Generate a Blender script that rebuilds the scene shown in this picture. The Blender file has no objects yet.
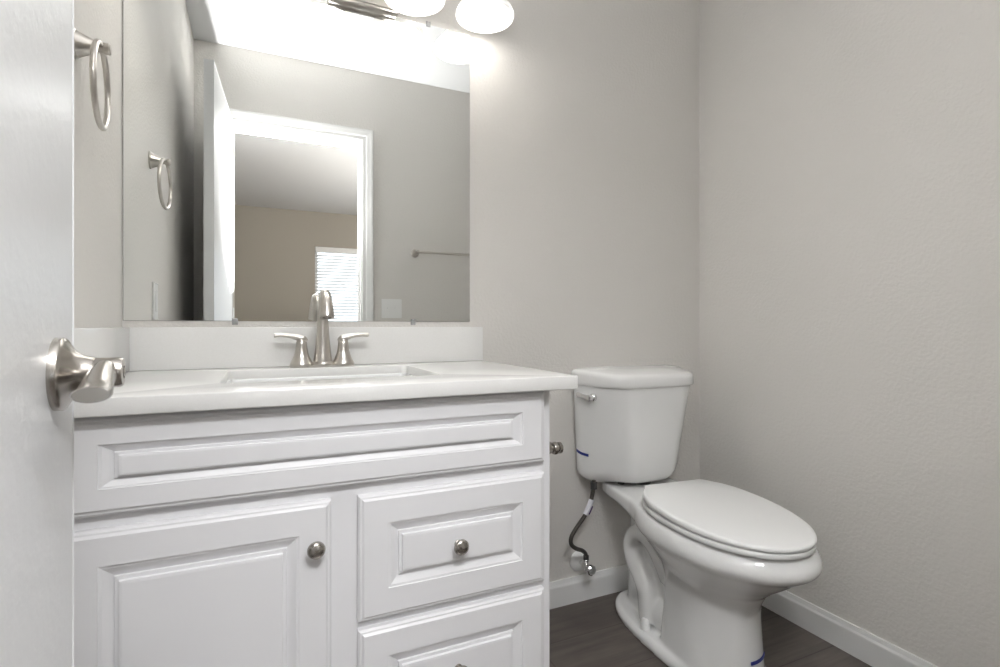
import bpy, bmesh, math, random
from mathutils import Vector, Matrix
R = math.radians
C = bpy.context.scene.collection
# ------------------------------------------------------------------ camera, sky, lights, exposure
# world frame: mirror wall is y = 0, room extends to -y; W(x, d, z) puts a point d metres in front of the mirror wall
def W(x, d, z): return Vector((x, -d, z))
cd = bpy.data.cameras.new('camera'); cam = bpy.data.objects.new('camera', cd); C.objects.link(cam)
cam.location = W(0, 1.5545, 0.9544); cam.rotation_euler = (R(90), 0, R(-24.665))
cd.sensor_fit = 'HORIZONTAL'; cd.sensor_width = 36; cd.lens = 36*527.68/1000; cd.shift_y = -0.0080
cd.clip_start = 0.01; cd.clip_end = 100
bpy.context.scene.camera = cam
vs = bpy.context.scene.view_settings
vs.view_transform = 'Standard'; vs.look = 'None'; vs.gamma = 1; vs.use_curve_mapping = False; vs.exposure = 0.33
wd = bpy.data.worlds.new('sky'); bpy.context.scene.world = wd; wd.use_nodes = True
bg = wd.node_tree.nodes['Background']; bg.inputs[0].default_value = (0.86, 0.93, 1, 1); bg.inputs[1].default_value = 2.0
def area(name, loc, rot, sx, sy, power, col=(1,1,1), spread=180):
    l = bpy.data.lights.new(name, 'AREA'); l.shape = 'RECTANGLE'; l.size = sx; l.size_y = sy; l.energy = power; l.color = col
    l.spread = R(spread)
    o = bpy.data.objects.new(name, l); o.location = loc; o.rotation_euler = rot; C.objects.link(o); return o
# the photographer's flash, held at the camera and bounced off the ceiling
area('bounce_flash', W(0.02, 1.545, 1.07), (R(180), 0, 0), 0.10, 0.06, 20.5, (1, 0.99, 0.98), 125)
# unseen fill lights added in the bedroom behind the camera, without fixtures
area('vanity_fill', W(0.3, 2.0, 2.26), (R(48), 0, 0), 1.0, 0.3, 35.0, (0.97, 0.98, 1.0))  # added fill for the vanity fronts, hidden above the door header
area('bedroom_ceiling_fill', W(2.1, 3.0, 0.8), (R(180), 0, 0), 0.8, 0.8, 60.0, (1, 0.95, 0.90))  # added out of view to brighten the bedroom ceiling
BULB = 0.45      # watts per vanity bulb
# ------------------------------------------------------------------ materials
def mat(name, col, rough=0.5, metal=0, spec=0.5, coat=0):
    m = bpy.data.materials.new(name); m.use_nodes = True
    b = m.node_tree.nodes['Principled BSDF']
    b.inputs['Base Color'].default_value = (*col, 1); b.inputs['Roughness'].default_value = rough
    b.inputs['Metallic'].default_value = metal; b.inputs['Specular IOR Level'].default_value = spec
    b.inputs['Coat Weight'].default_value = coat; b.inputs['Coat Roughness'].default_value = 0.05
    return m
def bump(m, scale, strength, dist=0.002, detail=3, ramp=None):
    nt = m.node_tree; b = nt.nodes['Principled BSDF']
    tc = nt.nodes.new('ShaderNodeTexCoord'); n = nt.nodes.new('ShaderNodeTexNoise')
    n.inputs['Scale'].default_value = scale; n.inputs['Detail'].default_value = detail
    bp = nt.nodes.new('ShaderNodeBump'); bp.inputs['Strength'].default_value = strength; bp.inputs['Distance'].default_value = dist
    nt.links.new(tc.outputs['Object'], n.inputs['Vector'])
    src = n.outputs['Fac']
    if ramp:
        r = nt.nodes.new('ShaderNodeValToRGB'); r.color_ramp.elements[0].position = ramp[0]; r.color_ramp.elements[1].position = ramp[1]
        nt.links.new(src, r.inputs[0]); src = r.outputs[0]
    nt.links.new(src, bp.inputs['Height']); nt.links.new(bp.outputs['Normal'], b.inputs['Normal'])
    return m
def speckle(m, scale, c0, c1, p0=0.3, p1=0.7):
    nt = m.node_tree; b = nt.nodes['Principled BSDF']
    tc = nt.nodes.new('ShaderNodeTexCoord'); n = nt.nodes.new('ShaderNodeTexNoise'); n.inputs['Scale'].default_value = scale
    r = nt.nodes.new('ShaderNodeValToRGB'); r.color_ramp.elements[0].position = p0; r.color_ramp.elements[1].position = p1
    r.color_ramp.elements[0].color = (*c0, 1); r.color_ramp.elements[1].color = (*c1, 1)
    nt.links.new(tc.outputs['Object'], n.inputs['Vector']); nt.links.new(n.outputs['Fac'], r.inputs[0]); nt.links.new(r.outputs[0], b.inputs['Base Color'])
    return m
M = {}
M['wall'] = bump(mat('greige_wall_paint', (0.715, 0.693, 0.660), 0.6, spec=0.3), 110, 0.22, 0.003, 2, (0.35, 0.7))
M['dim_wall'] = bump(mat('dimmed_bedroom_wall', (0.42, 0.39, 0.34), 0.7, spec=0.2), 90, 0.2)  # dimness of the bedroom put into the wall colour as a darker tone
M['ceiling'] = bump(mat('ceiling_paint', (0.74, 0.745, 0.75), 0.75, spec=0.2), 120, 0.2)
M['trim'] = mat('white_trim_paint', (0.80, 0.80, 0.79), 0.35)
M['door'] = bump(mat('glossy_white_door_paint', (0.72, 0.725, 0.73), 0.30), 85, 0.22, 0.002, 2)
M['door_edge'] = mat('door_edge_paint', (0.66, 0.65, 0.60), 0.5)
M['cab'] = mat('white_thermofoil', (0.80, 0.797, 0.81), 0.33)
M['cabin'] = mat('cabinet_side', (0.72, 0.72, 0.73), 0.5)
M['quartz'] = speckle(mat('white_quartz', (0.8, 0.8, 0.78), 0.16), 260, (0.80, 0.795, 0.775), (0.82, 0.815, 0.80))
M['china'] = mat('white_vitreous_china', (0.80, 0.80, 0.79), 0.09, coat=0.4)
M['sink'] = mat('sink_china', (0.72, 0.725, 0.715), 0.15)
M['plastic'] = mat('white_plastic', (0.84, 0.84, 0.83), 0.3)
M['nickel'] = bump(mat('brushed_nickel', (0.60, 0.57, 0.53), 0.28, 1.0), 300, 0.03)
M['dnickel'] = mat('satin_nickel', (0.43, 0.405, 0.375), 0.27, 1.0)
M['chrome'] = mat('chrome', (0.78, 0.78, 0.78), 0.08, 1.0)
M['mirror'] = mat('mirror_silver', (0.90, 0.915, 0.905), 0.0, 1.0)
M['dark'] = mat('dark_edge', (0.05, 0.05, 0.05), 0.5)
M['hose'] = bump(mat('braided_hose', (0.075, 0.068, 0.06), 0.45, 0.3), 900, 0.5)
M['label'] = mat('white_label', (0.75, 0.75, 0.8), 0.5)
M['purple'] = mat('purple_label', (0.07, 0.02, 0.14), 0.5)
M['blue'] = mat('blue_tape', (0.02, 0.03, 0.20), 0.5)
M['clip'] = mat('clear_plastic', (0.85, 0.85, 0.84), 0.1); M['clip'].node_tree.nodes['Principled BSDF'].inputs['Transmission Weight'].default_value = 0.6
M['blind'] = mat('white_blind', (0.85, 0.85, 0.84), 0.5)
M['stucco'] = mat('tan_stucco', (0.5, 0.36, 0.28), 0.8)
M['rooftile'] = mat('brown_roof', (0.30, 0.20, 0.16), 0.8)
def emis(name, col, s, base=(0.9,0.9,0.88)):
    m = mat(name, base, 0.35); b = m.node_tree.nodes['Principled BSDF']
    b.inputs['Emission Color'].default_value = (*col, 1); b.inputs['Emission Strength'].default_value = s; return m
def shade_mat():
    m = emis('lit_alabaster_glass', (1, 0.975, 0.94), 1.0)
    nt = m.node_tree; b = nt.nodes['Principled BSDF']
    tc = nt.nodes.new('ShaderNodeTexCoord'); n = nt.nodes.new('ShaderNodeTexNoise'); n.inputs['Scale'].default_value = 14; n.inputs['Distortion'].default_value = 1.5
    r = nt.nodes.new('ShaderNodeMapRange'); r.inputs[1].default_value = 0.35; r.inputs[2].default_value = 0.65; r.inputs[3].default_value = 0.25; r.inputs[4].default_value = 0.85
    nt.links.new(tc.outputs['Object'], n.inputs['Vector']); nt.links.new(n.outputs['Fac'], r.inputs[0]); nt.links.new(r.outputs[0], b.inputs['Emission Strength'])
    return m
M['shade'] = shade_mat()
M['bulb'] = emis('lit_bulb', (1, 0.96, 0.90), 4.0)
def plank_mat():
    m = mat('dark_vinyl_planks', (0.1, 0.08, 0.07), 0.42)
    nt = m.node_tree; b = nt.nodes['Principled BSDF']
    tc = nt.nodes.new('ShaderNodeTexCoord'); mp = nt.nodes.new('ShaderNodeMapping'); mp.inputs['Rotation'].default_value = (0, 0, 0)
    br = nt.nodes.new('ShaderNodeTexBrick'); br.offset = 0.37; br.inputs['Scale'].default_value = 1
    br.inputs['Brick Width'].default_value = 1.2; br.inputs['Row Height'].default_value = 0.18; br.inputs['Mortar Size'].default_value = 0.0012
    br.inputs['Color1'].default_value = (0.088, 0.073, 0.063, 1); br.inputs['Color2'].default_value = (0.120, 0.103, 0.091, 1); br.inputs['Mortar'].default_value = (0.045, 0.036, 0.03, 1)
    mp2 = nt.nodes.new('ShaderNodeMapping'); mp2.inputs['Scale'].default_value = (2.0, 26, 1)
    n = nt.nodes.new('ShaderNodeTexNoise'); n.inputs['Scale'].default_value = 1.4; n.inputs['Detail'].default_value = 8; n.inputs['Roughness'].default_value = 0.65
    mr = nt.nodes.new('ShaderNodeMapRange'); mr.inputs[1].default_value = 0.3; mr.inputs[2].default_value = 0.7; mr.inputs[3].default_value = 0.72; mr.inputs[4].default_value = 1.32
    n2 = nt.nodes.new('ShaderNodeTexNoise'); n2.inputs['Scale'].default_value = 5; n2.inputs['Detail'].default_value = 3
    mr2 = nt.nodes.new('ShaderNodeMapRange'); mr2.inputs[1].default_value = 0.3; mr2.inputs[2].default_value = 0.7; mr2.inputs[3].default_value = 0.8; mr2.inputs[4].default_value = 1.2
    mu = nt.nodes.new('ShaderNodeVectorMath'); mu.operation = 'SCALE'; mu2 = nt.nodes.new('ShaderNodeVectorMath'); mu2.operation = 'SCALE'
    L = nt.links.new
    L(tc.outputs['Object'], mp.inputs[0]); L(mp.outputs[0], br.inputs['Vector']); L(tc.outputs['Object'], mp2.inputs[0]); L(mp2.outputs[0], n.inputs['Vector'])
    L(tc.outputs['Object'], n2.inputs['Vector']); L(n2.outputs['Fac'], mr2.inputs[0])
    L(n.outputs['Fac'], mr.inputs[0]); L(br.outputs['Color'], mu.inputs[0]); L(mr.outputs[0], mu.inputs['Scale']); L(mu.outputs[0], mu2.inputs[0]); L(mr2.outputs[0], mu2.inputs['Scale'])
    L(mu2.outputs[0], b.inputs['Base Color'])
    return m
M['floor'] = plank_mat()
# ------------------------------------------------------------------ mesh helpers (world coordinates)
def NB(): return bmesh.new()
def box(bm, x0, x1, d0, d1, z0, z1, bev=0.0, seg=2):
    t = bmesh.new(); bmesh.ops.create_cube(t, size=1)
    for v in t.verts: v.co = Vector(((x0+x1)/2+v.co.x*(x1-x0), -((d0+d1)/2)+v.co.y*(d1-d0), (z0+z1)/2+v.co.z*(z1-z0)))
    if bev: bmesh.ops.bevel(t, geom=list(t.edges), offset=bev, segments=seg, profile=0.5, affect='EDGES')
    merge(bm, t); return bm
def merge(bm, t, mtx=None):
    if mtx is not None: bmesh.ops.transform(t, matrix=mtx, verts=t.verts)
    me = bpy.data.meshes.new('t'); t.to_mesh(me); t.free(); bm.from_mesh(me); bpy.data.meshes.remove(me)
def frame_for(axis):
    a = Vector(axis).normalized(); u = a.orthogonal().normalized(); return a, u, a.cross(u)
def lathe(bm, origin, axis, prof, seg=40, cap=True):
    """prof: list of (radius, height along axis)"""
    a, u, v = frame_for(axis); o = Vector(origin); t = bmesh.new(); rings = []
    for r, h in prof:
        if r < 1e-6: rings.append([t.verts.new(o+a*h)])
        else: rings.append([t.verts.new(o+a*h+u*r*math.cos(2*math.pi*k/seg)+v*r*math.sin(2*math.pi*k/seg)) for k in range(seg)])
    for A, B in zip(rings, rings[1:]):
        for k in range(seg):
            k2 = (k+1) % seg
            if len(A) == 1 and len(B) == 1: continue
            if len(A) == 1: t.faces.new((A[0], B[k2], B[k]))
            elif len(B) == 1: t.faces.new((A[k], A[k2], B[0]))
            else: t.faces.new((A[k], A[k2], B[k2], B[k]))
    if cap:
        if len(rings[0]) > 1: t.faces.new(rings[0][::-1])
        if len(rings[-1]) > 1: t.faces.new(rings[-1])
    bmesh.ops.recalc_face_normals(t, faces=t.faces)
    merge(bm, t); return bm
def smooth_path(pts, n=8, closed=False):
    P = [Vector(p) for p in pts]; out = []
    N = len(P); rng = range(N) if closed else range(N-1)
    for i in rng:
        p1, p2 = P[i], P[(i+1) % N]
        p0 = P[(i-1) % N] if (closed or i > 0) else p1*2-p2
        p3 = P[(i+2) % N] if (closed or i+2 < N) else p2*2-p1
        for k in range(n):
            t = k/n
            out.append(0.5*((2*p1)+(p2-p0)*t+(2*p0-5*p1+4*p2-p3)*t*t+(3*p1-p0-3*p2+p3)*t**3))
    if not closed: out.append(P[-1].copy())
    return out
def tube(bm, pts, rad, seg=16, closed=False, ab=None, up=None):
    """rad: number or list; ab: list of (a,b) elliptical radii, a along 'up' side"""
    P = [Vector(p) for p in pts]; N = len(P); t = bmesh.new(); rings = []
    ref = Vector(up) if up else None; prev = None
    for i in range(N):
        if closed: tg = P[(i+1) % N]-P[(i-1) % N]
        else: tg = P[min(i+1, N-1)]-P[max(i-1, 0)]
        tg.normalize()
        if ref is not None: u = (ref-tg*ref.dot(tg)).normalized()
        elif prev is None: u = tg.orthogonal().normalized()
        else: u = (prev-tg*prev.dot(tg)).normalized()
        prev = u; v = tg.cross(u)
        if ab: a, b = ab[i]
        else: a = b = rad[i] if isinstance(rad, (list, tuple)) else rad
        rings.append([t.verts.new(P[i]+u*a*math.cos(2*math.pi*k/seg)+v*b*math.sin(2*math.pi*k/seg)) for k in range(seg)])
    pairs = list(zip(rings, rings[1:]))+([(rings[-1], rings[0])] if closed else [])
    for A, B in pairs:
        for k in range(seg):
            k2 = (k+1) % seg; t.faces.new((A[k], A[k2], B[k2], B[k]))
    if not closed: t.faces.new(rings[0][::-1]); t.faces.new(rings[-1])
    bmesh.ops.recalc_face_normals(t, faces=t.faces)
    merge(bm, t); return bm
def lerp_list(vals, n):
    out = []; m = len(vals)-1
    for i in range(n):
        f = i/(n-1)*m; k = min(int(f), m-1); t = f-k
        a, b = vals[k], vals[k+1]
        out.append(tuple(x*(1-t)+y*t for x, y in zip(a, b)) if isinstance(a, tuple) else a*(1-t)+b*t)
    return out
def loft(bm, rings, cap=True):
    t = bmesh.new(); V = [[t.verts.new(p) for p in r] for r in rings]
    n = len(V[0])
    for A, B in zip(V, V[1:]):
        for k in range(n):
            k2 = (k+1) % n; t.faces.new((A[k], A[k2], B[k2], B[k]))
    if cap: t.faces.new(V[0][::-1]); t.faces.new(V[-1])
    bmesh.ops.recalc_face_normals(t, faces=t.faces)
    merge(bm, t); return bm
def obj(name, bm, m, parent=None, smooth=True, origin=None, angle=35):
    me = bpy.data.meshes.new(name); o = bpy.data.objects.new(name, me); C.objects.link(o)
    if parent is not None:
        o.parent = parent; root = parent
        while root.parent: root = root.parent
        bmesh.ops.transform(bm, matrix=root.matrix_basis.inverted(), verts=bm.verts)
    elif origin is not None:
        o.location = origin; bmesh.ops.translate(bm, vec=-Vector(origin), verts=bm.verts)
    bm.normal_update()
    if smooth:
        for f in bm.faces: f.smooth = True
        for e in bm.edges:
            if len(e.link_faces) == 2 and e.calc_face_angle(0) > R(angle): e.smooth = False
    bm.to_mesh(me); bm.free()
    me.materials.append(m); return o
def tag(o, label=None, cat=None, group=None, kind=None):
    if label: o['label'] = label
    if cat: o['category'] = cat
    if group: o['group'] = group
    if kind: o['kind'] = kind
    return o
def thing(name, loc, label, cat, rz=0, group=None):
    o = bpy.data.objects.new(name, None); o.empty_display_size = 0.05; C.objects.link(o)
    o.location = loc; o.rotation_euler = (0, 0, rz); o.matrix_basis = Matrix.Translation(loc) @ Matrix.Rotation(rz, 4, 'Z')
    return tag(o, label, cat, group)
def struct(name, bm, m, smooth=False, label=None, cat=None):
    o = obj(name, bm, m, smooth=smooth); return tag(o, label, cat, kind='structure')
# ------------------------------------------------------------------ room constants
XL, XR, RD, CZ = -0.3013, 1.5752, 1.601, 2.4406          # left wall, right wall, rear wall distance, ceiling
WT = 0.115; BX0, BX1, FAR = -1.9, 2.6, 5.72              # wall thickness; bedroom extents
OPL, OPR, OPT = -0.1216, 0.5600, 2.050                   # doorway rough opening
def struct_box(name, *a, m='wall', **k): return struct(name, box(NB(), *a), M[m], **k)
struct_box('floor', BX0-.1, BX1+.1, -.1, FAR+.1, -0.1, 0, m='floor')
struct_box('ceiling', BX0-.1, BX1+.1, -.1, FAR+.1, CZ, CZ+.1, m='ceiling')
struct_box('wall_back', XL-.1, XR+.1, -.1, 0, 0, CZ)
struct_box('wall_left', XL-.1, XL, 0, RD, 0, CZ)
struct_box('wall_right', XR, XR+.1, 0, RD, 0, CZ)
b = NB(); box(b, BX0-.1, OPL, RD, RD+WT, 0, CZ); box(b, OPR, BX1+.1, RD, RD+WT, 0, CZ); box(b, OPL, OPR, RD, RD+WT, OPT, CZ)
struct('wall_rear', b, M['wall'])
WX0, WX1, WZ0, WZ1 = 0.68, 1.95, 0.62, 1.99               # bedroom window
b = NB(); box(b, BX0-.1, WX0, FAR, FAR+.12, 0, CZ); box(b, WX1, BX1+.1, FAR, FAR+.12, 0, CZ); box(b, WX0, WX1, FAR, FAR+.12, 0, WZ0); box(b, WX0, WX1, FAR, FAR+.12, WZ1, CZ)
struct('wall_far', b, M['dim_wall'])
struct_box('wall_far_left', BX0-.1, BX0, RD+WT, FAR, 0, CZ, m='dim_wall')
struct_box('wall_far_right', BX1, BX1+.1, RD+WT, FAR, 0, CZ, m='dim_wall')
# baseboards
def baseboard(name, p0, p1, nrm):
    prof = [(0, 0), (0.013, 0), (0.013, 0.064), (0.0125, 0.068), (0.009, 0.074), (0.0075, 0.080), (0.006, 0.0855), (0, 0.0855)]
    p0 = Vector(p0); p1 = Vector(p1); n = Vector(nrm)
    b = NB(); loft(b, [[p+n*a+Vector((0, 0, z)) for a, z in prof] for p in (p0, p1)])
    return struct(name, b, M['trim'])
baseboard('baseboard_back', W(0.597, 0, 0), W(XR, 0, 0), (0, -1, 0))
baseboard('baseboard_right', W(XR, 0.0125, 0), W(XR, RD, 0), (-1, 0, 0))
baseboard('baseboard_rear', W(0.62, RD, 0), W(XR-.013, RD, 0), (0, 1, 0))
baseboard('baseboard_left', W(XL, 0.545, 0), W(XL, RD, 0), (1, 0, 0))
# door casing and jamb
def casing(name, d, s):
    prof = [(0.0, 0.0), (0.0, 0.010), (0.006, 0.0125), (0.022, 0.013), (0.027, 0.0155), (0.045, 0.017), (0.052, 0.018), (0.062, 0.018), (0.066, 0.013), (0.066, 0)]
    li, ri, ti = OPL+0.004, OPR-0.010, OPT-0.012
    b = NB(); rows = []
    for o_, h in prof:
        rows.append([W(li-o_, d+s*h, 0), W(li-o_, d+s*h, ti+o_), W(ri+o_+.004, d+s*h, ti+o_), W(ri+o_+.004, d+s*h, 0)])
    t = bmesh.new(); V = [[t.verts.new(p) for p in r] for r in rows]
    for A, B in zip(V, V[1:]+V[:1]):
        for k in range(3): t.faces.new((A[k], A[k+1], B[k+1], B[k]))
    bmesh.ops.recalc_face_normals(t, faces=t.faces); merge(b, t)
    return struct(name, b, M['trim'])
casing('trim_1', RD, -1); casing('trim_2', RD+WT, 1)
b = NB(); J = 0.010
box(b, OPR-J, OPR, RD-.001, RD+WT+.001, 0, OPT); box(b, OPL, OPL+J*.0+.004, RD-.001, RD+WT+.001, 0, OPT); box(b, OPL, OPR, RD-.001, RD+WT+.001, OPT-.010, OPT)
box(b, OPR-J-.004, OPR-J, RD+.040, RD+.075, 0, OPT-.01); box(b, OPL, OPR-J, RD+.040, RD+.075, OPT-.020, OPT-.009)
struct('trim_3', b, M['trim'])
# bedroom window: frame, glass, sill
wn = thing('window_1', W((WX0+WX1)/2, FAR, WZ0), None, None); wn['kind'] = 'structure'
b = NB()
for (x0, x1, z0, z1) in ((WX0, WX0+.04, WZ0, WZ1), (WX1-.04, WX1, WZ0, WZ1), (WX0+.04, WX1-.04, WZ0, WZ0+.04), (WX0+.04, WX1-.04, WZ1-.04, WZ1), ((WX0+WX1)/2-.02, (WX0+WX1)/2+.02, WZ0+.04, WZ1-.04)):
    box(b, x0, x1, FAR+.07, FAR+.11, z0, z1)
obj('window_frame', b, M['trim'], wn)
gl = mat('window_glass', (1, 1, 1), 0.0); gl.node_tree.nodes['Principled BSDF'].inputs['Transmission Weight'].default_value = 1; gl.node_tree.nodes['Principled BSDF'].inputs['IOR'].default_value = 1.02
b = NB(); box(b, WX0+.03, WX1-.03, FAR+.086, FAR+.09, WZ0+.03, WZ1-.03); obj('glass_pane', b, gl, wn)
b = NB(); box(b, WX0-.03, WX1+.03, FAR-.03, FAR+.07, WZ0-.02, WZ0, .004); obj('window_sill', b, M['trim'], wn)
# window blind
bl = thing('window_blind', W((WX0+WX1)/2, FAR+.03, WZ0+.01), 'white horizontal slat blind over the bright bedroom window seen in the mirror', 'blind')
b = NB(); box(b, WX0+.004, WX1-.004, FAR-.012, FAR+.055, WZ1-.075, WZ1-.004, .004); obj('valance', b, M['dim_wall'] if False else M['blind'], bl)
b = NB(); z = WZ0+.05
while z < WZ1-.085:
    t = bmesh.new(); bmesh.ops.create_cube(t, size=1)
    mtx = Matrix.Translation(W((WX0+WX1)/2, FAR+.03, z)) @ Matrix.Rotation(R(17), 4, 'X') @ Matrix.Diagonal((WX1-WX0-.012, .048, .0035, 1))
    merge(b, t, mtx); z += 0.0415
obj('slats', b, M['blind'], bl)
b = NB(); box(b, WX0+.006, WX1-.006, FAR+.008, FAR+.052, WZ0+.004, WZ0+.024, .004); obj('bottom_rail', b, M['blind'], bl)
b = NB()
for x in (WX0+.15, (WX0+WX1)/2, WX1-.15): box(b, x-.001, x+.001, FAR+.005, FAR+.0065, WZ0+.02, WZ1-.07)
obj('ladder_cord', b, M['blind'], bl)
# ------------------------------------------------------------------ bathroom door (open, seen at the left)
dv = Vector((-0.1642, -0.9124, 0)); hv = Vector((-0.1223, -1.597, 0)); dl = (hv-dv).length
dd = (hv-dv).normalized(); dn = Vector((dd.y, -dd.x, 0))
if dn.x > 0: dn = -dn                                         # points to the back of the slab (towards the left wall)
ang = math.atan2(dd.y, dd.x)
door = thing('door_1', hv.copy(), 'glossy white flat slab door standing open at the left edge of the photo', 'door'); door['kind'] = 'structure'
t = bmesh.new(); bmesh.ops.create_cube(t, size=1)
for v in t.verts: v.co = dv+dd*(dl*(v.co.x+.5))+dn*(0.0352*(v.co.y+.5))+Vector((0, 0, 0.012+(2.044-0.012)*(v.co.z+.5)))
bmesh.ops.bevel(t, geom=list(t.edges), offset=.0012, segments=1, affect='EDGES'); bmesh.ops.recalc_face_normals(t, faces=t.faces)
b = NB(); merge(b, t); sl = obj('door_slab', b, M['door'], door, smooth=False)
sl.data.materials.append(M['door_edge'])
for p in sl.data.polygons:
    if p.normal.dot(-dd) > .9: p.material_index = 1
for hz in (0.25, 1.05, 1.85):
    b = NB(); lathe(b, hv-dn*.004+Vector((0, 0, hz)), (0, 0, 1), [(.006, 0), (.006, .09)], 12)
    obj('hinge', b, M['nickel'], door)
# lever handle on room face (out = -dn)
def lever(parent, out, face0, name):
    o3 = face0; lat = dd
    hz = Vector((0, 0, 1))
    b = NB(); lathe(b, o3, out, [(.0320, 0), (.0320, .0055), (.031, .007), (.0285, .0085), (.0225, .012), (.0175, .017), (.0150, .0225), (.0142, .027), (.0138, .0275)], 48)
    hnd = obj('door_handle', b, M['dnickel'], parent)
    # hub and lever in one body
    b = NB(); lathe(b, o3, out, [(.0125, .026), (.0135, .028), (.0135, .046), (.0125, .0485), (.006, .049), (.006, .0475), (0, .0475)], 40)
    c = o3+out*.036
    pts = [c-lat*.004+hz*.000, c+lat*.014-hz*.001, c+lat*.034-hz*.004, c+lat*.055-hz*.009+out*.001, c+lat*.078-hz*.0105+out*.003, c+lat*.096-hz*.0095+out*.005, c+lat*.104-hz*.009+out*.006]
    sp = smooth_path(pts, 6)
    ab = lerp_list([(.0125, .0095), (.0125, .0100), (.0095, .0110), (.0070, .0120), (.0065, .0130), (.0065, .0130), (.0055, .0115)], len(sp))
    tube(b, sp, 0, 24, ab=ab, up=(0, 0, 1))
    obj('lever', b, M['dnickel'], hnd)
    b = NB(); lathe(b, o3+out*.0474, out, [(.0042, 0), (.0042, .0018), (.003, .0025), (0, .0025)], 20)
    obj('lock_button', b, M['dnickel'], hnd)
hf = dv+dd*0.0600+Vector((0, 0, 0.9118))
lever(door, -dn, hf, 'door_handle'); lever(door, dn, hf+dn*.0352, 'door_handle')
b = NB(); t = bmesh.new(); bmesh.ops.create_cube(t, size=1)
for v in t.verts: v.co = dv-dd*.0012+dd*(.003*(v.co.x+.5))+dn*(.0352/2+.024*v.co.y)+Vector((0, 0, 0.9125+.057*v.co.z))
merge(b, t); obj('latch_plate', b, M['nickel'], door, smooth=False)
# ------------------------------------------------------------------ mirror
MZ0, MZ1, MX0, MX1 = 0.9663, 1.8709, XL+.0025, 0.6079
mi = thing('wall_mirror', W((MX0+MX1)/2, 0.001, MZ0), 'large frameless rectangular mirror on the wall above the vanity', 'mirror')
b = NB(); box(b, MX0, MX1, 0.0004, 0.0012, MZ0, MZ1); obj('backing', b, M['dark'], mi, smooth=False)
b = NB(); box(b, MX0+.0012, MX1-.0006, 0.0013, 0.0030, MZ0+.0005, MZ1-.0006); obj('mirror_glass', b, M['mirror'], mi, smooth=False)
for x, z in ((-.0543, MZ0), (.4253, MZ0), (.4722, MZ1)):
    b = NB(); s = 1 if z == MZ0 else -1
    box(b, x-.007, x+.007, .0031, .0050, *sorted((z-s*.008, z+s*.007)), .001); box(b, x-.007, x+.007, 0, .0031, *sorted((z-s*.010, z-s*.001)), .001)
    obj('mirror_clip', b, M['clip'], mi)
# ------------------------------------------------------------------ vanity
FY = 0.5392; FR = 0.5205      # front plane of the doors, plane of the face frame
PROF = [(0, 0), (0, .011), (.0035, .0148), (.0065, .0152), (.0105, .0187), (.0565, .0187), (.0572, .0165), (.0615, .0160), (.070, .0115), (.0765, .0085), (.0773, .0128), (.0832, .0130), (.0842, .0178), (.0890, .0185)]
def raised(name, x0, x1, z0, z1, parent, kz=None, kx=1.0):
    t = bmesh.new(); rings = []
    for i, d in PROF:
        ix = i if i < .011 else .0105+(i-.0105)*kx
        iz = i if i < .011 else .0105+(i-.0105)*(kz or 1)
        y = FR+d
        rings.append([t.verts.new(W(*c)) for c in ((x0+ix, y, z0+iz), (x1-ix, y, z0+iz), (x1-ix, y, z1-iz), (x0+ix, y, z1-iz))])
    for A, B in zip(rings, rings[1:]):
        for k in range(4): t.faces.new((A[k], A[(k+1) % 4], B[(k+1) % 4], B[k]))
    t.faces.new(rings[-1]); t.faces.new(rings[0][::-1])
    bmesh.ops.recalc_face_normals(t, faces=t.faces)
    b = NB(); merge(b, t); return obj(name, b, M['cab'], parent, smooth=False)
VX1 = 0.5975; VT = 0.8140
van = thing('vanity_cabinet', W(0.14, 0.26, 0), 'white vanity cabinet with raised panel door and drawers under the white counter', 'cabinet')
b = NB()
box(b, XL+.001, XL+.019, 0.001, FR-.019, 0.0, VT); box(b, VX1-.016, VX1, 0.001, FR-.019, 0.0, VT)          # sides
box(b, XL+.019, VX1-.016, .001, FR-.019, .10, .118); box(b, XL+.019, VX1-.016, .001, .012, .118, VT-.15); box(b, XL+.019, VX1-.016, .44, .456, 0, .10)
obj('body', b, M['cabin'], van, smooth=False)
b = NB(); th0 = FR-.019
def fb(x0, x1, z0, z1): box(b, x0, x1, th0, FR, z0, z1)
fb(XL+.001, -.262, .10, VT); fb(VX1-.04, VX1, .0, VT); fb(-.262, VX1-.04, .775, VT); fb(-.262, VX1-.04, .615, .672); fb(-.262, VX1-.04, .10, .155)
fb(.102, .192, .155, .615); fb(.192, VX1-.04, .362, .402); fb(-.262, VX1-.04, .672, .775)
obj('face_frame', b, M['cab'], van, smooth=False)
raised('false_front', -.285, .5775, .6535, .8095, van, kz=.70)
def knob(parent, x, z):
    b = NB(); lathe(b, W(x, FY-.0005, z), (0, -1, 0), [(.0085, 0), (.0085, .002), (.0055, .004), (.005, .010), (.0075, .0135), (.0135, .0155), (.0158, .0185), (.0158, .0205), (.0145, .0235), (.0118, .0252), (.0112, .0249), (.0075, .0268), (.003, .0278), (0, .028)], 36)
    return obj('knob', b, M['dnickel'], parent)
dr = raised('door', -.285, .1245, .1350, .6310, van); knob(dr, .0955, .5515)
d1 = raised('drawer', .1735, .5770, .3905, .6300, van); knob(d1, .3725, .5085)
d2 = raised('drawer', .1735, .5770, .1350, .3740, van); knob(d2, .3725, .2545)
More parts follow.
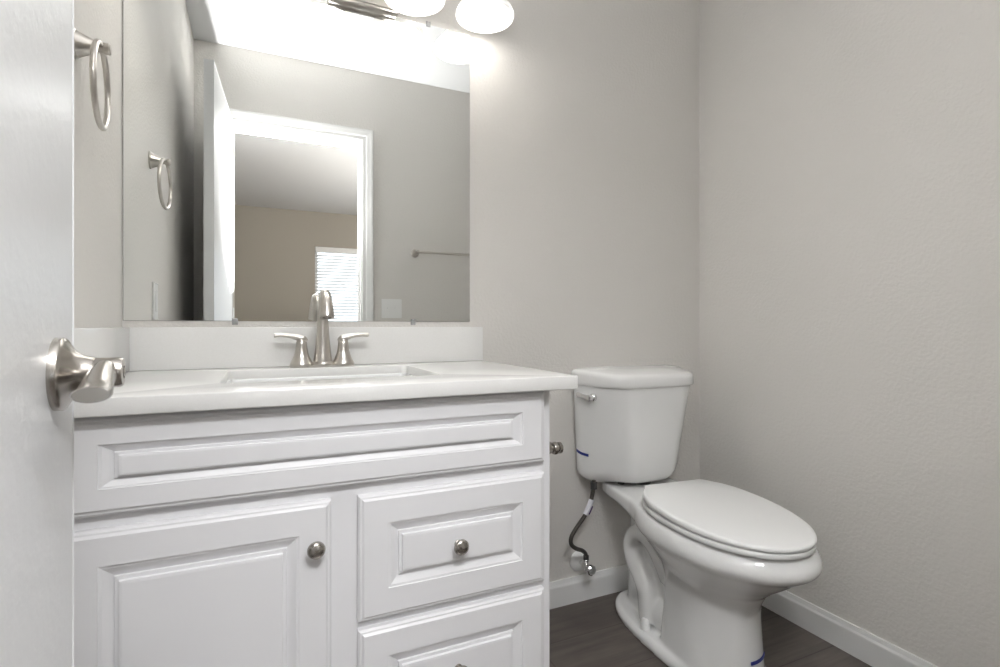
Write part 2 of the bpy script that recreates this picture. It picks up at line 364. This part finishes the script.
# ------------------------------------------------------------------ countertop with sink
CX1, CY1, CT, CB = 0.6456, 0.5642, 0.8436, 0.8140
SX0, SX1, SY0, SY1 = -0.0664, 0.3796, 0.1013, 0.4174
def rrect(x0, x1, y0, y1, r, n=6):
    out = []
    for cx_, cy_, a0 in ((x1-r, y1-r, 0), (x0+r, y1-r, 90), (x0+r, y0+r, 180), (x1-r, y0+r, 270)):
        for k in range(n+1):
            a = R(a0+90*k/n); out.append((cx_+r*math.cos(a), cy_+r*math.sin(a)))
    return out
ct = thing('countertop', W(0.17, 0.28, CB), 'white quartz vanity countertop with low backsplash and side splash', 'countertop')
t = bmesh.new()
outer = [(XL+.001, 0.001), (CX1, 0.001), (CX1, CY1), (XL+.001, CY1)]; inner = rrect(SX0, SX1, SY0, SY1, .018)
def loop(z, pts): return [t.verts.new(W(x, y, z)) for x, y in pts]
def edges(vs_): return [t.edges.new((vs_[k], vs_[(k+1) % len(vs_)])) for k in range(len(vs_))]
for z in (CT, CB):
    o_, i_ = loop(z, outer), loop(z, inner); bmesh.ops.triangle_fill(t, edges=edges(o_)+edges(i_), use_beauty=True)
    if z == CT: to, ti_ = o_, i_
    else:
        for a, c in ((to, o_), (ti_, i_)):
            for k in range(len(a)): t.faces.new((a[k], a[(k+1) % len(a)], c[(k+1) % len(a)], c[k]))
bmesh.ops.recalc_face_normals(t, faces=t.faces)
es = [e for e in t.edges if len(e.link_faces) == 2 and e.calc_face_angle(0) > R(60)]
bmesh.ops.bevel(t, geom=es, offset=.0022, segments=2, affect='EDGES', profile=.5)
b = NB(); merge(b, t); obj('slab', b, M['quartz'], ct, angle=50)
b = NB(); box(b, XL+.001, CX1, .0008, .020, CT+.0002, 0.9500, .0015); obj('backsplash', b, M['quartz'], ct, angle=50)
b = NB(); box(b, XL+.0008, XL+.020, .0205, CY1-.002, CT+.0002, 0.9500, .0015); obj('side_splash', b, M['quartz'], ct, angle=50)
# undermount basin
sk = thing('sink_basin', W((SX0+SX1)/2, (SY0+SY1)/2, CB-.15), 'white rectangular undermount sink basin sunk in the white countertop', 'sink')
t = bmesh.new(); rr = []
for off, z, r in ((.018, CB-.0005, .03), (-.001, CB-.0005, .02), (-.004, CB-.01, .022), (-.012, CB-.09, .035), (-.03, CB-.125, .05), (-.07, CB-.135, .06)):
    rr.append([t.verts.new(W(x, y, z)) for x, y in rrect(SX0-off, SX1+off, SY0-off, SY1+off, r)])
for A, B in zip(rr, rr[1:]):
    for k in range(len(A)): t.faces.new((A[k], A[(k+1) % len(A)], B[(k+1) % len(A)], B[k]))
t.faces.new(rr[-1]); bmesh.ops.recalc_face_normals(t, faces=t.faces)
bmesh.ops.solidify(t, geom=list(t.faces), thickness=-.008)
b = NB(); merge(b, t); obj('basin', b, M['sink'], sk)
b = NB(); lathe(b, W((SX0+SX1)/2, .24, CB-.1345), (0, 0, 1), [(.022, 0), (.022, .002), (.017, .003), (.015, .001), (0, .001)], 32); obj('drain', b, M['nickel'], sk)
# ------------------------------------------------------------------ faucet
fx, fy = 0.159, 0.066
fa = thing('faucet', W(fx, fy, CT), 'brushed nickel two handle faucet with tall curved spout behind the sink', 'faucet')
b = NB()
pl = [(fx+x, fy+y) for x, y in rrect(-.083, .083, -.027, .027, .0265, 10)]
loft(b, [[W(x, y, z) for x, y in pl] for z in (CT+.0003, CT+.006)]); 
obj('base_plate', b, M['nickel'], fa)
b = NB()
pts = [W(fx, fy, CT+.004), W(fx, fy, CT+.02), W(fx, fy, CT+.05), W(fx, fy, CT+.09), W(fx, fy, CT+.13), W(fx, fy+.001, CT+.158), W(fx, fy+.012, CT+.182), W(fx, fy+.036, CT+.194), W(fx, fy+.064, CT+.189), W(fx, fy+.082, CT+.170), W(fx, fy+.0915, CT+.150), W(fx, fy+.097, CT+.131)]
sp = smooth_path(pts, 6)
rad = lerp_list([.0260, .0235, .0198, .0165, .0145, .0132, .0124, .0124, .0132, .0148, .0168, .0182], len(sp))
lathe(b, W(fx, fy, CT+.002), (0, 0, 1), [(.028, 0), (.029, .006), (.0275, .011), (.0255, .013)], 40)
tube(b, sp, rad, 28, up=(1, 0, 0)); obj('spout', b, M['nickel'], fa)
b = NB(); lathe(b, pts[-1], (0, -.13, -1), [(.011, -.002), (.011, .002), (.0085, .002), (.0085, -.001), (0, -.001)], 24); obj('aerator', b, M['dnickel'], fa)
for s in (-1, 1):
    hx = fx+s*.0535
    b = NB(); lathe(b, W(hx, fy, CT+.002), (0, 0, 1), [(.0285, 0), (.0295, .004), (.0285, .009), (.0235, .018), (.0185, .030), (.0155, .044), (.0138, .058), (.0132, .066), (.0128, .0665)], 40)
    hb = obj('handle', b, M['nickel'], fa)
    b = NB(); c = W(hx, fy, CT+.0685)
    pts2 = [c+Vector((-s*.013, 0, .001)), c+Vector((-s*.004, 0, .007)), c+Vector((s*.012, 0, .0115)), c+Vector((s*.03, -.001, .0155)), c+Vector((s*.05, -.002, .0172)), c+Vector((s*.064, -.003, .0165)), c+Vector((s*.067, -.003, .0165))]
    sp2 = smooth_path(pts2, 5)
    tube(b, sp2, 0, 20, ab=lerp_list([(.005, .0095), (.009, .0125), (.0080, .0120), (.0060, .0110), (.0056, .0105), (.0062, .0105), (.0050, .0095)], len(sp2)), up=(0, 0, 1))
    lathe(b, W(hx, fy, CT+.0684), (0, 0, 1), [(.0122, 0), (.0122, .004), (.009, .009), (0, .011)], 30)
    obj('lever', b, M['nickel'], hb)
# ------------------------------------------------------------------ towel ring on left wall
tr = thing('towel_ring', W(XL, .372, 1.462), 'brushed nickel towel ring on the left wall beside the mirror', 'towel ring')
o_ = W(XL, .372, 1.462)
b = NB(); lathe(b, o_, (1, 0, 0), [(.0265, 0), (.0265, .004), (.0250, .006), (.0235, .0065), (.0185, .016), (.0130, .028), (.0105, .034)], 40); obj('rosette', b, M['nickel'], tr)
b = NB(); lathe(b, o_, (1, 0, 0), [(.0095, .03), (.0095, .035), (.0080, .0355), (.0080, .045), (.0105, .0455), (.0105, .053), (.008, .056), (0, .057)], 32)
obj('post', b, M['nickel'], tr)
b = NB(); rr_ = .0735; rc = o_+Vector((.0405, 0, -rr_+.004))
n_ = 72; pts = [rc+Vector((0, rr_*math.sin(2*math.pi*k/n_), rr_*math.cos(2*math.pi*k/n_))) for k in range(n_)]
pts = [rc+Matrix.Rotation(R(4), 3, 'Z') @ (p-rc) for p in pts]
tube(b, pts, .0052, 14, closed=True); obj('ring', b, M['nickel'], tr)
# towel bar on rear wall
tb = thing('towel_bar', W(1.16, RD, 1.395), 'straight brushed nickel towel bar on the rear wall, seen in the mirror', 'towel bar')
for x in (.872, 1.47):
    b = NB(); o2 = W(x, RD, 1.395)
    lathe(b, o2, (0, 1, 0), [(.0250, 0), (.0250, .004), (.0225, .006), (.018, .016), (.0125, .030), (.0100, .040), (.0105, .062), (.0120, .064), (.0120, .080), (.009, .083), (0, .084)], 32)
    obj('post', b, M['nickel'], tb)
b = NB(); tube(b, [W(.872, RD-.072, 1.395), W(1.47, RD-.072, 1.395)], .0078, 20); obj('bar', b, M['nickel'], tb)
# switch plate on the rear wall; switch on the left wall
def plate(c, u, n, w, h, label, nsw, rocker=False):
    p = thing('switch_plate', c, label, 'switch plate')
    z = Vector((0, 0, 1)); u = Vector(u); n = Vector(n)
    def bx(du, dz, w_, h_, n0, n1, name, par, bev=.001):
        t = bmesh.new(); bmesh.ops.create_cube(t, size=1)
        for v in t.verts: v.co = c+u*(du+v.co.x*w_)+z*(dz+v.co.z*h_)+n*((n0+n1)/2+v.co.y*(n1-n0))
        bmesh.ops.bevel(t, geom=list(t.edges), offset=bev, segments=2, affect='EDGES'); bmesh.ops.recalc_face_normals(t, faces=t.faces)
        b = NB(); merge(b, t); return obj(name, b, M['plastic'], par)
    bx(0, 0, w, h, 0, .006, 'cover_plate', p, .002)
    for k in range(nsw):
        du = (k-(nsw-1)/2)*.046
        if rocker: bx(du, 0, .033, .066, .0055, .0085, 'rocker', p)
        else:
            fr = bx(du, 0, .011, .025, .0055, .0068, 'toggle_frame', p, .0004)
            t = bx(du, .004, .0085, .011, .0065, .014, 'toggle', p, .001)
    return p
plate(W(.730, RD, 1.0560), (1, 0, 0), (0, 1, 0), .122, .114, 'white two gang toggle switch plate right of the doorway in the mirror', 2)
plate(W(XL, .445, 1.032), (0, 1, 0), (1, 0, 0), .072, .116, 'white single rocker switch plate low on the left wall below the towel ring', 1, True)
# ------------------------------------------------------------------ vanity light
LX = [-.031, .184, .399, .614]; LY = 0.11; SZ = 1.872; DZ = .027
vl = thing('vanity_light', W(.2915, 0, 1.93), 'brushed nickel four lamp bath light above the mirror with lit white bell glass shades', 'light fixture')
b = NB(); box(b, .180, .3735, .0, .030, 1.864, 1.975, .004); box(b, .1815, .372, .0300, .0345, 1.872, 1.967, .002)
obj('backplate', b, M['nickel'], vl, angle=50)
b = NB(); tube(b, [W(-.06, .075, 2.02), W(.63, .075, 2.02)], .008, 16); tube(b, smooth_path([W(.285, .03, 1.94), W(.285, .055, 1.96), W(.285, .075, 2.02)], 6), .008, 14)
obj('bar', b, M['nickel'], vl)
for x in LX:
    b = NB(); tube(b, smooth_path([W(x, .075, 2.02), W(x, .085, 2.05), W(x, .10, 2.055), W(x, LY, 2.04), W(x, LY, 1.995)], 6), .006, 12)
    obj('arm', b, M['nickel'], vl)
    b = NB(); lathe(b, W(x, LY, 1.945+DZ), (0, 0, 1), [(.031, 0), (.031, .01), (.024, .03), (.010, .042)], 28); so = obj('socket_cup', b, M['nickel'], vl)
    t = NB(); prof = [(.029, 1.984), (.031, 1.972), (.037, 1.952), (.049, 1.930), (.067, 1.908), (.081, 1.891), (.0862, 1.880), (.0868, 1.874), (.085, 1.869)]
    th = .003
    ring = [(r, z-SZ) for r, z in prof]+[(r-th, z-SZ+.001) for r, z in prof[::-1]]
    lathe(t, W(x, LY, SZ), (0, 0, 1), ring+[ring[0]], 56, cap=False)
    obj('glass_shade', t, M['shade'], vl, angle=60)
    b = NB(); lathe(b, W(x, LY, 1.862+DZ), (0, 0, 1), [(0, 0), (.015, .003), (.026, .014), (.030, .028), (.026, .046), (.016, .064), (.013, .085)], 28); obj('bulb', b, M['bulb'], vl)
    l = bpy.data.lights.new('bulb_light', 'POINT'); l.energy = BULB; l.color = (1, .975, .945); l.shadow_soft_size = .03
    lo = bpy.data.objects.new('bulb_light', l); lo.location = W(x, LY, 1.835+DZ); C.objects.link(lo)
# ------------------------------------------------------------------ toilet (built in its own frame: x right, y forward from wall, z up)
TX, TY, TR = 1.200, 0.0, R(2.0)
def frame(deg):
    global TR, TX
    TR = R(deg); TX = 1.200-.2*math.sin(R(2.0))+.2*math.sin(TR)
def T(lx, ly, z):
    return W(TX+lx*math.cos(TR)-ly*math.sin(TR), TY+lx*math.sin(TR)+ly*math.cos(TR), z)
toi = thing('toilet', T(0, .35, 0), 'white two piece elongated toilet with closed lid beside the vanity', 'toilet', -TR)
frame(4)
def egg(yb, yf, w, yc, z, n=64, pf=2.0, pb=2.3, bw=None):
    """closed plan curve: superellipse halves in front (pf) and back (pb) of the widest line yc"""
    out = []
    for k in range(n):
        a = 2*math.pi*k/n; c, s = math.cos(a), math.sin(a)
        p = pf if s >= 0 else pb
        L = (yf-yc) if s >= 0 else (yc-yb)
        x = w*math.copysign(abs(c)**(2/p), c); y = yc+L*math.copysign(abs(s)**(2/p), s)
        out.append(T(x, y, z(y) if callable(z) else z))
    return out
b = NB()
# bowl
loft(b, [egg(.33, .575, .085, .44, .17), egg(.30, .590, .100, .45, .22), egg(.28, .605, .112, .46, .25), egg(.25, .640, .130, .47, .28), egg(.225, .680, .152, .47, .31), egg(.205, .715, .172, .47, .338), egg(.195, .737, .184, .47, .352), egg(.19, .746, .1885, .47, .363), egg(.19, .748, .189, .47, .374), egg(.19, .742, .187, .47, .388), egg(.195, .732, .182, .47, .400), egg(.20, .722, .176, .47, .409), egg(.21, .712, .166, .47, .413)])
# shelf under tank, tapering to the bowl
def sec(y, w, z0, z1, r=.012):
    pts = []
    for x, z in rrect(-w, w, z0, z1, r, 4): pts.append(T(x, y, z))
    return pts
loft(b, [sec(.045, .118, .378, .418, .006), sec(.09, .128, .378, .418, .006), sec(.16, .133, .372, .416), sec(.24, .140, .360, .414), sec(.32, .160, .345, .412), sec(.42, .175, .330, .411)])
loft(b, [sec(.075, .080, .350, .385), sec(.16, .092, .33, .39), sec(.26, .100, .30, .39), sec(.40, .11, .28, .39)])
# rear web
loft(b, [egg(.085, .42, .078, .25, .02, pf=4, pb=3), egg(.085, .42, .066, .25, .20, pf=4, pb=3), egg(.085, .44, .060, .25, .36, pf=4, pb=3)])
# front column
loft(b, [egg(.325, .592, .122, .44, .0, pb=5), egg(.33, .590, .119, .44, .03, pb=5), egg(.335, .586, .112, .44, .10, pb=5), egg(.335, .583, .106, .44, .17, pb=5), egg(.33, .583, .105, .44, .22, pb=4), egg(.31, .60, .115, .44, .26, pb=3)])
# base flange
loft(b, [egg(.046, .588, .141, .32, .0, pf=2.6, pb=2.5), egg(.046, .588, .141, .32, .018, pf=2.6, pb=2.5), egg(.056, .580, .131, .32, .030, pf=2.6, pb=2.5)])
# trapway on both sides
for s in (-1, 1):
    path = [T(s*.060, .335, .190), T(s*.074, .322, .240), T(s*.082, .290, .282), T(s*.084, .240, .298), T(s*.084, .197, .280), T(s*.084, .180, .240), T(s*.085, .197, .203), T(s*.086, .232, .172), T(s*.086, .260, .135), T(s*.085, .268, .090), T(s*.083, .272, .045)]
    sp = smooth_path(path, 6)
    tube(b, sp, lerp_list([.030, .030, .0295, .029, .030, .032, .034, .034, .034, .035, .036], len(sp)), 20)
    t = bmesh.new(); bmesh.ops.create_icosphere(t, subdivisions=3, radius=1)
    for v in t.verts: v.co = T(s*.070+v.co.x*.032, .315+v.co.y*.055, .075+v.co.z*.05)
    merge(b, t)
me = bpy.data.meshes.new('tmp'); b.to_mesh(me); b.free()
tmp = bpy.data.objects.new('tmp', me); C.objects.link(tmp)
m1 = tmp.modifiers.new('r', 'REMESH'); m1.mode = 'VOXEL'; m1.voxel_size = 0.0042
m2 = tmp.modifiers.new('s', 'SMOOTH'); m2.factor = .5; m2.iterations = 15
bpy.context.view_layer.update()
ev = tmp.evaluated_get(bpy.context.evaluated_depsgraph_get()); me2 = bpy.data.meshes.new_from_object(ev)
b = NB(); b.from_mesh(me2); bpy.data.objects.remove(tmp); bpy.data.meshes.remove(me)
obj('bowl', b, M['china'], toi, angle=80)
# bolt caps
for s in (-1, 1):
    b = NB(); lathe(b, T(s*.112, .285, .027), (0, 0, 1), [(.0155, 0), (.0155, .004), (.0135, .018), (.0115, .031), (.008, .036), (0, .037)], 28); obj('bolt_cap', b, M['plastic'], toi)
frame(2)
# tank
def tank_plan(w, wf, yb, yf, bow=.006, n=5):
    """back half width w, front half width wf, canted sides"""
    key = [(-w+.010, yb), (-w, yb+.012), (-w+.004, yb+.045), (-(w*.55+wf*.45), yb+(yf-yb)*.55), (-wf-.013, yf-.030), (-wf+.024, yf-.002), (-wf*.5, yf+bow*.7), (0, yf+bow), (wf*.5, yf+bow*.7), (wf-.024, yf-.002), (wf+.013, yf-.030), (w*.55+wf*.45, yb+(yf-yb)*.55), (w-.004, yb+.045), (w, yb+.012), (w-.010, yb)]
    p = smooth_path([(x, y, 0) for x, y in key], n)
    return [(v.x, v.y) for v in p]
def tring(w, wf, yb, yf, z, bow=.006, sl=0.0): return [T(x, y, z+sl*(.205-y)/.19) for x, y in tank_plan(w, wf, yb, yf, bow)]
TB, TTOP = .4235, .7535
b = NB(); rings = []
for f, ins in ((0, .060), (.010, .038), (.028, .022), (.055, .010), (.09, .003), (.13, 0), (.2, 0), (.4, 0), (.6, 0), (.8, 0), (1.0, 0)):
    w = .204+.014*f-ins; wf = .098+.050*f-ins*.5; yb = .018+ins*.3; yf = .178+.022*f-ins
    rings.append(tring(w, wf, yb, yf, TB+(TTOP-TB)*f))
loft(b, rings); obj('tank', b, M['china'], toi, angle=40)
b = NB(); rings = []
for z, ins in ((.7540, .006), (.7542, .001), (.758, -.001), (.780, 0), (.788, .002), (.793, .007), (.7965, .018), (.800, .038), (.803, .065), (.8045, .09)):
    rings.append(tring(.224-ins, .154-ins*.7, .012+ins*.5, .207-ins, z, .008, sl=.011 if z > .775 else 0))
loft(b, rings); obj('tank_lid', b, M['china'], toi, angle=50)
# gasket and bolts under tank
b = NB(); lathe(b, T(0, .10, .415), (0, 0, 1), [(.04, 0), (.04, .012)], 24)
for s in (-.075, .075): lathe(b, T(s, .10, .416), (0, 0, 1), [(.012, 0), (.012, .010)], 16)
obj('gasket', b, M['dark'], toi)
# flush lever on the canted side of the tank
f0 = Vector(T(-.183, .125, .7075)); outv = (T(-.215, .125-.02+.045, .7075)-T(-.183, .125, .7075)).normalized()
sd = (T(-.2175, .03, .7)-T(-.157, .19, .7)).normalized()
outv = Vector((-sd.y, sd.x, 0)); outv = outv if outv.x < 0 else -outv
f0 = T(-.191, .108, .717)
b = NB(); lathe(b, f0-outv*.003, outv, [(.0135, 0), (.0135, .006), (.0115, .0095), (.008, .012), (.0075, .018), (.010, .020), (.0105, .027), (.008, .031), (0, .032)], 28)
g = f0+outv*.021
sp = smooth_path([g-sd*.006, g+sd*.012+Vector((0, 0, .002)), g+sd*.028+Vector((0, 0, .004)), g+sd*.046+Vector((0, 0, .007)), g+sd*.052+Vector((0, 0, .008))], 6)
tube(b, sp, 0, 18, ab=lerp_list([(.009, .009), (.0075, .0065), (.0070, .005), (.0085, .0052), (.007, .004)], len(sp)), up=(0, 0, 1))
obj('flush_lever', b, M['chrome'], toi)
frame(5.5)
# seat ring and lid
def zl(z0, dz): return lambda y: z0+dz*(.735-y)/.5
def seat_curve(w, yb, yf, z, wb=.100, inset=0.0):
    key = []
    yc = .475
    pts = []
    n = 40
    # front half ellipse from +x to -x
    for k in range(n+1):
        a = math.pi*k/n; pts.append(((w-inset)*math.copysign(abs(math.cos(a))**(2/2.12), math.cos(a)), yc+(yf-inset-yc)*abs(math.sin(a))**(2/2.05)))
    back = [(-w*.985+inset, .42), (-w*.93+inset, .365), (-w*.82+inset*.9, .322), (-wb-.012+inset*.6, .290), (-wb+inset*.5, yb+inset)]
    sm = smooth_path([(pts[-2][0], pts[-2][1], 0), (pts[-1][0], pts[-1][1], 0)]+[(x, y, 0) for x, y in back], 5)[6:]
    lft = [(v.x, v.y) for v in sm]
    edge = [(-wb*(1-2*k/8)+0, yb+inset) for k in range(1, 8)]
    rgt = [(-x, y) for x, y in lft[::-1]]
    allp = pts+lft+edge+rgt
    return [T(x, y, z(y)) for x, y in allp]
b = NB()   # seat ring (underside open area hidden below lid)
loft(b, [seat_curve(.170, .278, .737, zl(.4135, .004)), seat_curve(.172, .276, .739, zl(.416, .004)), seat_curve(.172, .276, .739, zl(.4245, .008)), seat_curve(.170, .278, .737, zl(.4265, .008))])
obj('seat', b, M['plastic'], toi, angle=50)
b = NB()
loft(b, [seat_curve(.170, .276, .737, zl(.4285, .010)), seat_curve(.173, .272, .7405, zl(.431, .012)), seat_curve(.1735, .271, .741, zl(.436, .018)), seat_curve(.1725, .272, .740, zl(.4395, .021)), seat_curve(.169, .274, .736, zl(.4414, .022)), seat_curve(.160, .279, .727, zl(.4420, .023), inset=.0)])
obj('seat_lid', b, M['plastic'], toi, angle=50)
b = NB()
for s in (-1, 1):
    b = NB(); lathe(b, T(s*.070-.022, .262, .430), (T(1, 0, 0)-T(0, 0, 0)), [(.010, 0), (.011, .002), (.011, .042), (.010, .044)], 20); lathe(b, T(s*.070, .262, .410), (0, 0, 1), [(.014, 0), (.013, .02)], 20)
    obj('seat_hinge', b, M['plastic'], toi)
frame(2)
# blue tape strips
def strip(pts, h, nrm, name):
    b = NB(); loft(b, [[p+Vector((0, 0, -h/2)), p+Vector((0, 0, h/2)), p+Vector((0, 0, h/2))+n*.0022, p+Vector((0, 0, -h/2))+n*.0022] for p, n in zip(pts, nrm)]); o = obj(name, b, M['blue'], toi, smooth=False); o['label'] = 'short blue tape strip'; return o
f = (.525-TB)/(TTOP-TB); w = .204+.014*f; wf = .098+.050*f; yf = .178+.022*f
plan = tank_plan(w, wf, .018, yf)
pp = [T(x, y, 0) for x, y in plan if x < 0 and .030 < y < .082]
pp = [p+Vector((0, 0, .530-.012*k/len(pp))) for k, p in enumerate(pp)]
strip(pp, .0085, [outv]*len(pp), 'tape_strip')
frame(4)
arc = [T(.1135*-math.sin(R(a)), .44+.1475*math.cos(R(a)), .080) for a in range(-32, 8, 4)]
nr = [(p-T(0, .44, .080)).normalized() for p in arc]; arc = [p+n*.0005 for p, n in zip(arc, nr)]
strip(arc, .0085, nr, 'tape_strip')
# ------------------------------------------------------------------ water supply
sv = thing('shutoff_valve', W(1.015, 0, .137), 'chrome shutoff valve with round wall flange low on the back wall', 'valve')
b = NB(); lathe(b, W(1.015, 0, .137), (0, -1, 0), [(.036, 0), (.036, .003), (.031, .008), (.018, .013), (.012, .014)], 36); obj('wall_flange', b, M['plastic'], sv)
b = NB(); lathe(b, W(1.015, 0, .137), (0, -1, 0), [(.008, .01), (.008, .035), (.012, .036), (.012, .058), (.009, .060)], 24); tube(b, [W(1.015, .046, .124), W(1.015, .046, .156)], .008, 16); lathe(b, W(1.015, .046, .146), (0, 0, 1), [(.0105, 0), (.0105, .014)], 6)
obj('valve_body', b, M['chrome'], sv)
b = NB(); lathe(b, W(1.015, .060, .135), (0, -1, 0), [(.006, 0), (.006, .008), (.016, .010), (.018, .014), (.018, .020), (.014, .024), (0, .025)], 8); obj('valve_handle', b, M['chrome'], sv)
hp = [W(1.015, .046, .156), W(1.011, .050, .178), W(.990, .062, .199), W(.955, .075, .218), W(.934, .08, .238), W(.935, .08, .262), W(.958, .08, .292), W(.986, .08, .322), W(1.006, .08, .355), W(1.016, .08, .385), W(1.022, .08, .416), W(1.023, .08, .436)]
sh = thing('supply_hose', W(1.0, .07, .16), 'dark braided water supply hose from wall valve to toilet tank', 'hose')
sp = smooth_path(hp, 8); b = NB(); tube(b, sp, .0068, 14); obj('hose', b, M['hose'], sh)
b = NB(); lathe(b, W(1.023, .08, .408), (0, 0, 1), [(.011, 0), (.011, .022)], 12); obj('coupling_nut', b, M['dark'], sh); b = NB(); lathe(b, W(1.015, .046, .154), (0, 0, 1), [(.0095, 0), (.0095, .018)], 12); obj('coupling_nut', b, M['dark'], sh)
n_ = len(sp); seg_ = [p for p in sp if .322 < p.z < .374]
b = NB(); tube(b, seg_, .0088, 14); lb = obj('hose_label', b, M['label'], sh); lb['label'] = 'white paper label wrapped on the hose'
b = NB(); q = seg_[len(seg_)//2-2]
tube(b, [p+Vector((.006, -.003, -.002)) for p in seg_[1:len(seg_)//2+2]], .0055, 10); lb = obj('purple_mark', b, M['purple'], lb)
# ------------------------------------------------------------------ toilet paper holder on vanity side
tp = thing('paper_holder', W(VX1, .47, .663), 'satin nickel toilet paper holder on the right side of the vanity cabinet', 'paper holder')
o2 = W(VX1, .47, .663)
b = NB(); lathe(b, o2, (1, 0, 0), [(.0245, 0), (.0245, .004), (.0215, .006), (.016, .016), (.0115, .030), (.010, .036), (.0135, .038), (.0150, .042), (.0150, .046), (.012, .048), (.011, .051), (.0135, .053), (.0135, .059), (.010, .062), (0, .063)], 32); obj('post', b, M['dnickel'], tp)
b = NB(); lathe(b, W(VX1, .32, .663), (1, 0, 0), [(.0245, 0), (.0245, .004), (.0215, .006), (.016, .016), (.0115, .030), (.010, .040), (.0135, .042), (.0135, .060), (.010, .063), (0, .064)], 32); obj('post', b, M['dnickel'], tp)
b = NB(); tube(b, [W(VX1+.05, .32, .663), W(VX1+.05, .47, .663)], .0075, 16); obj('roller', b, M['dnickel'], tp)
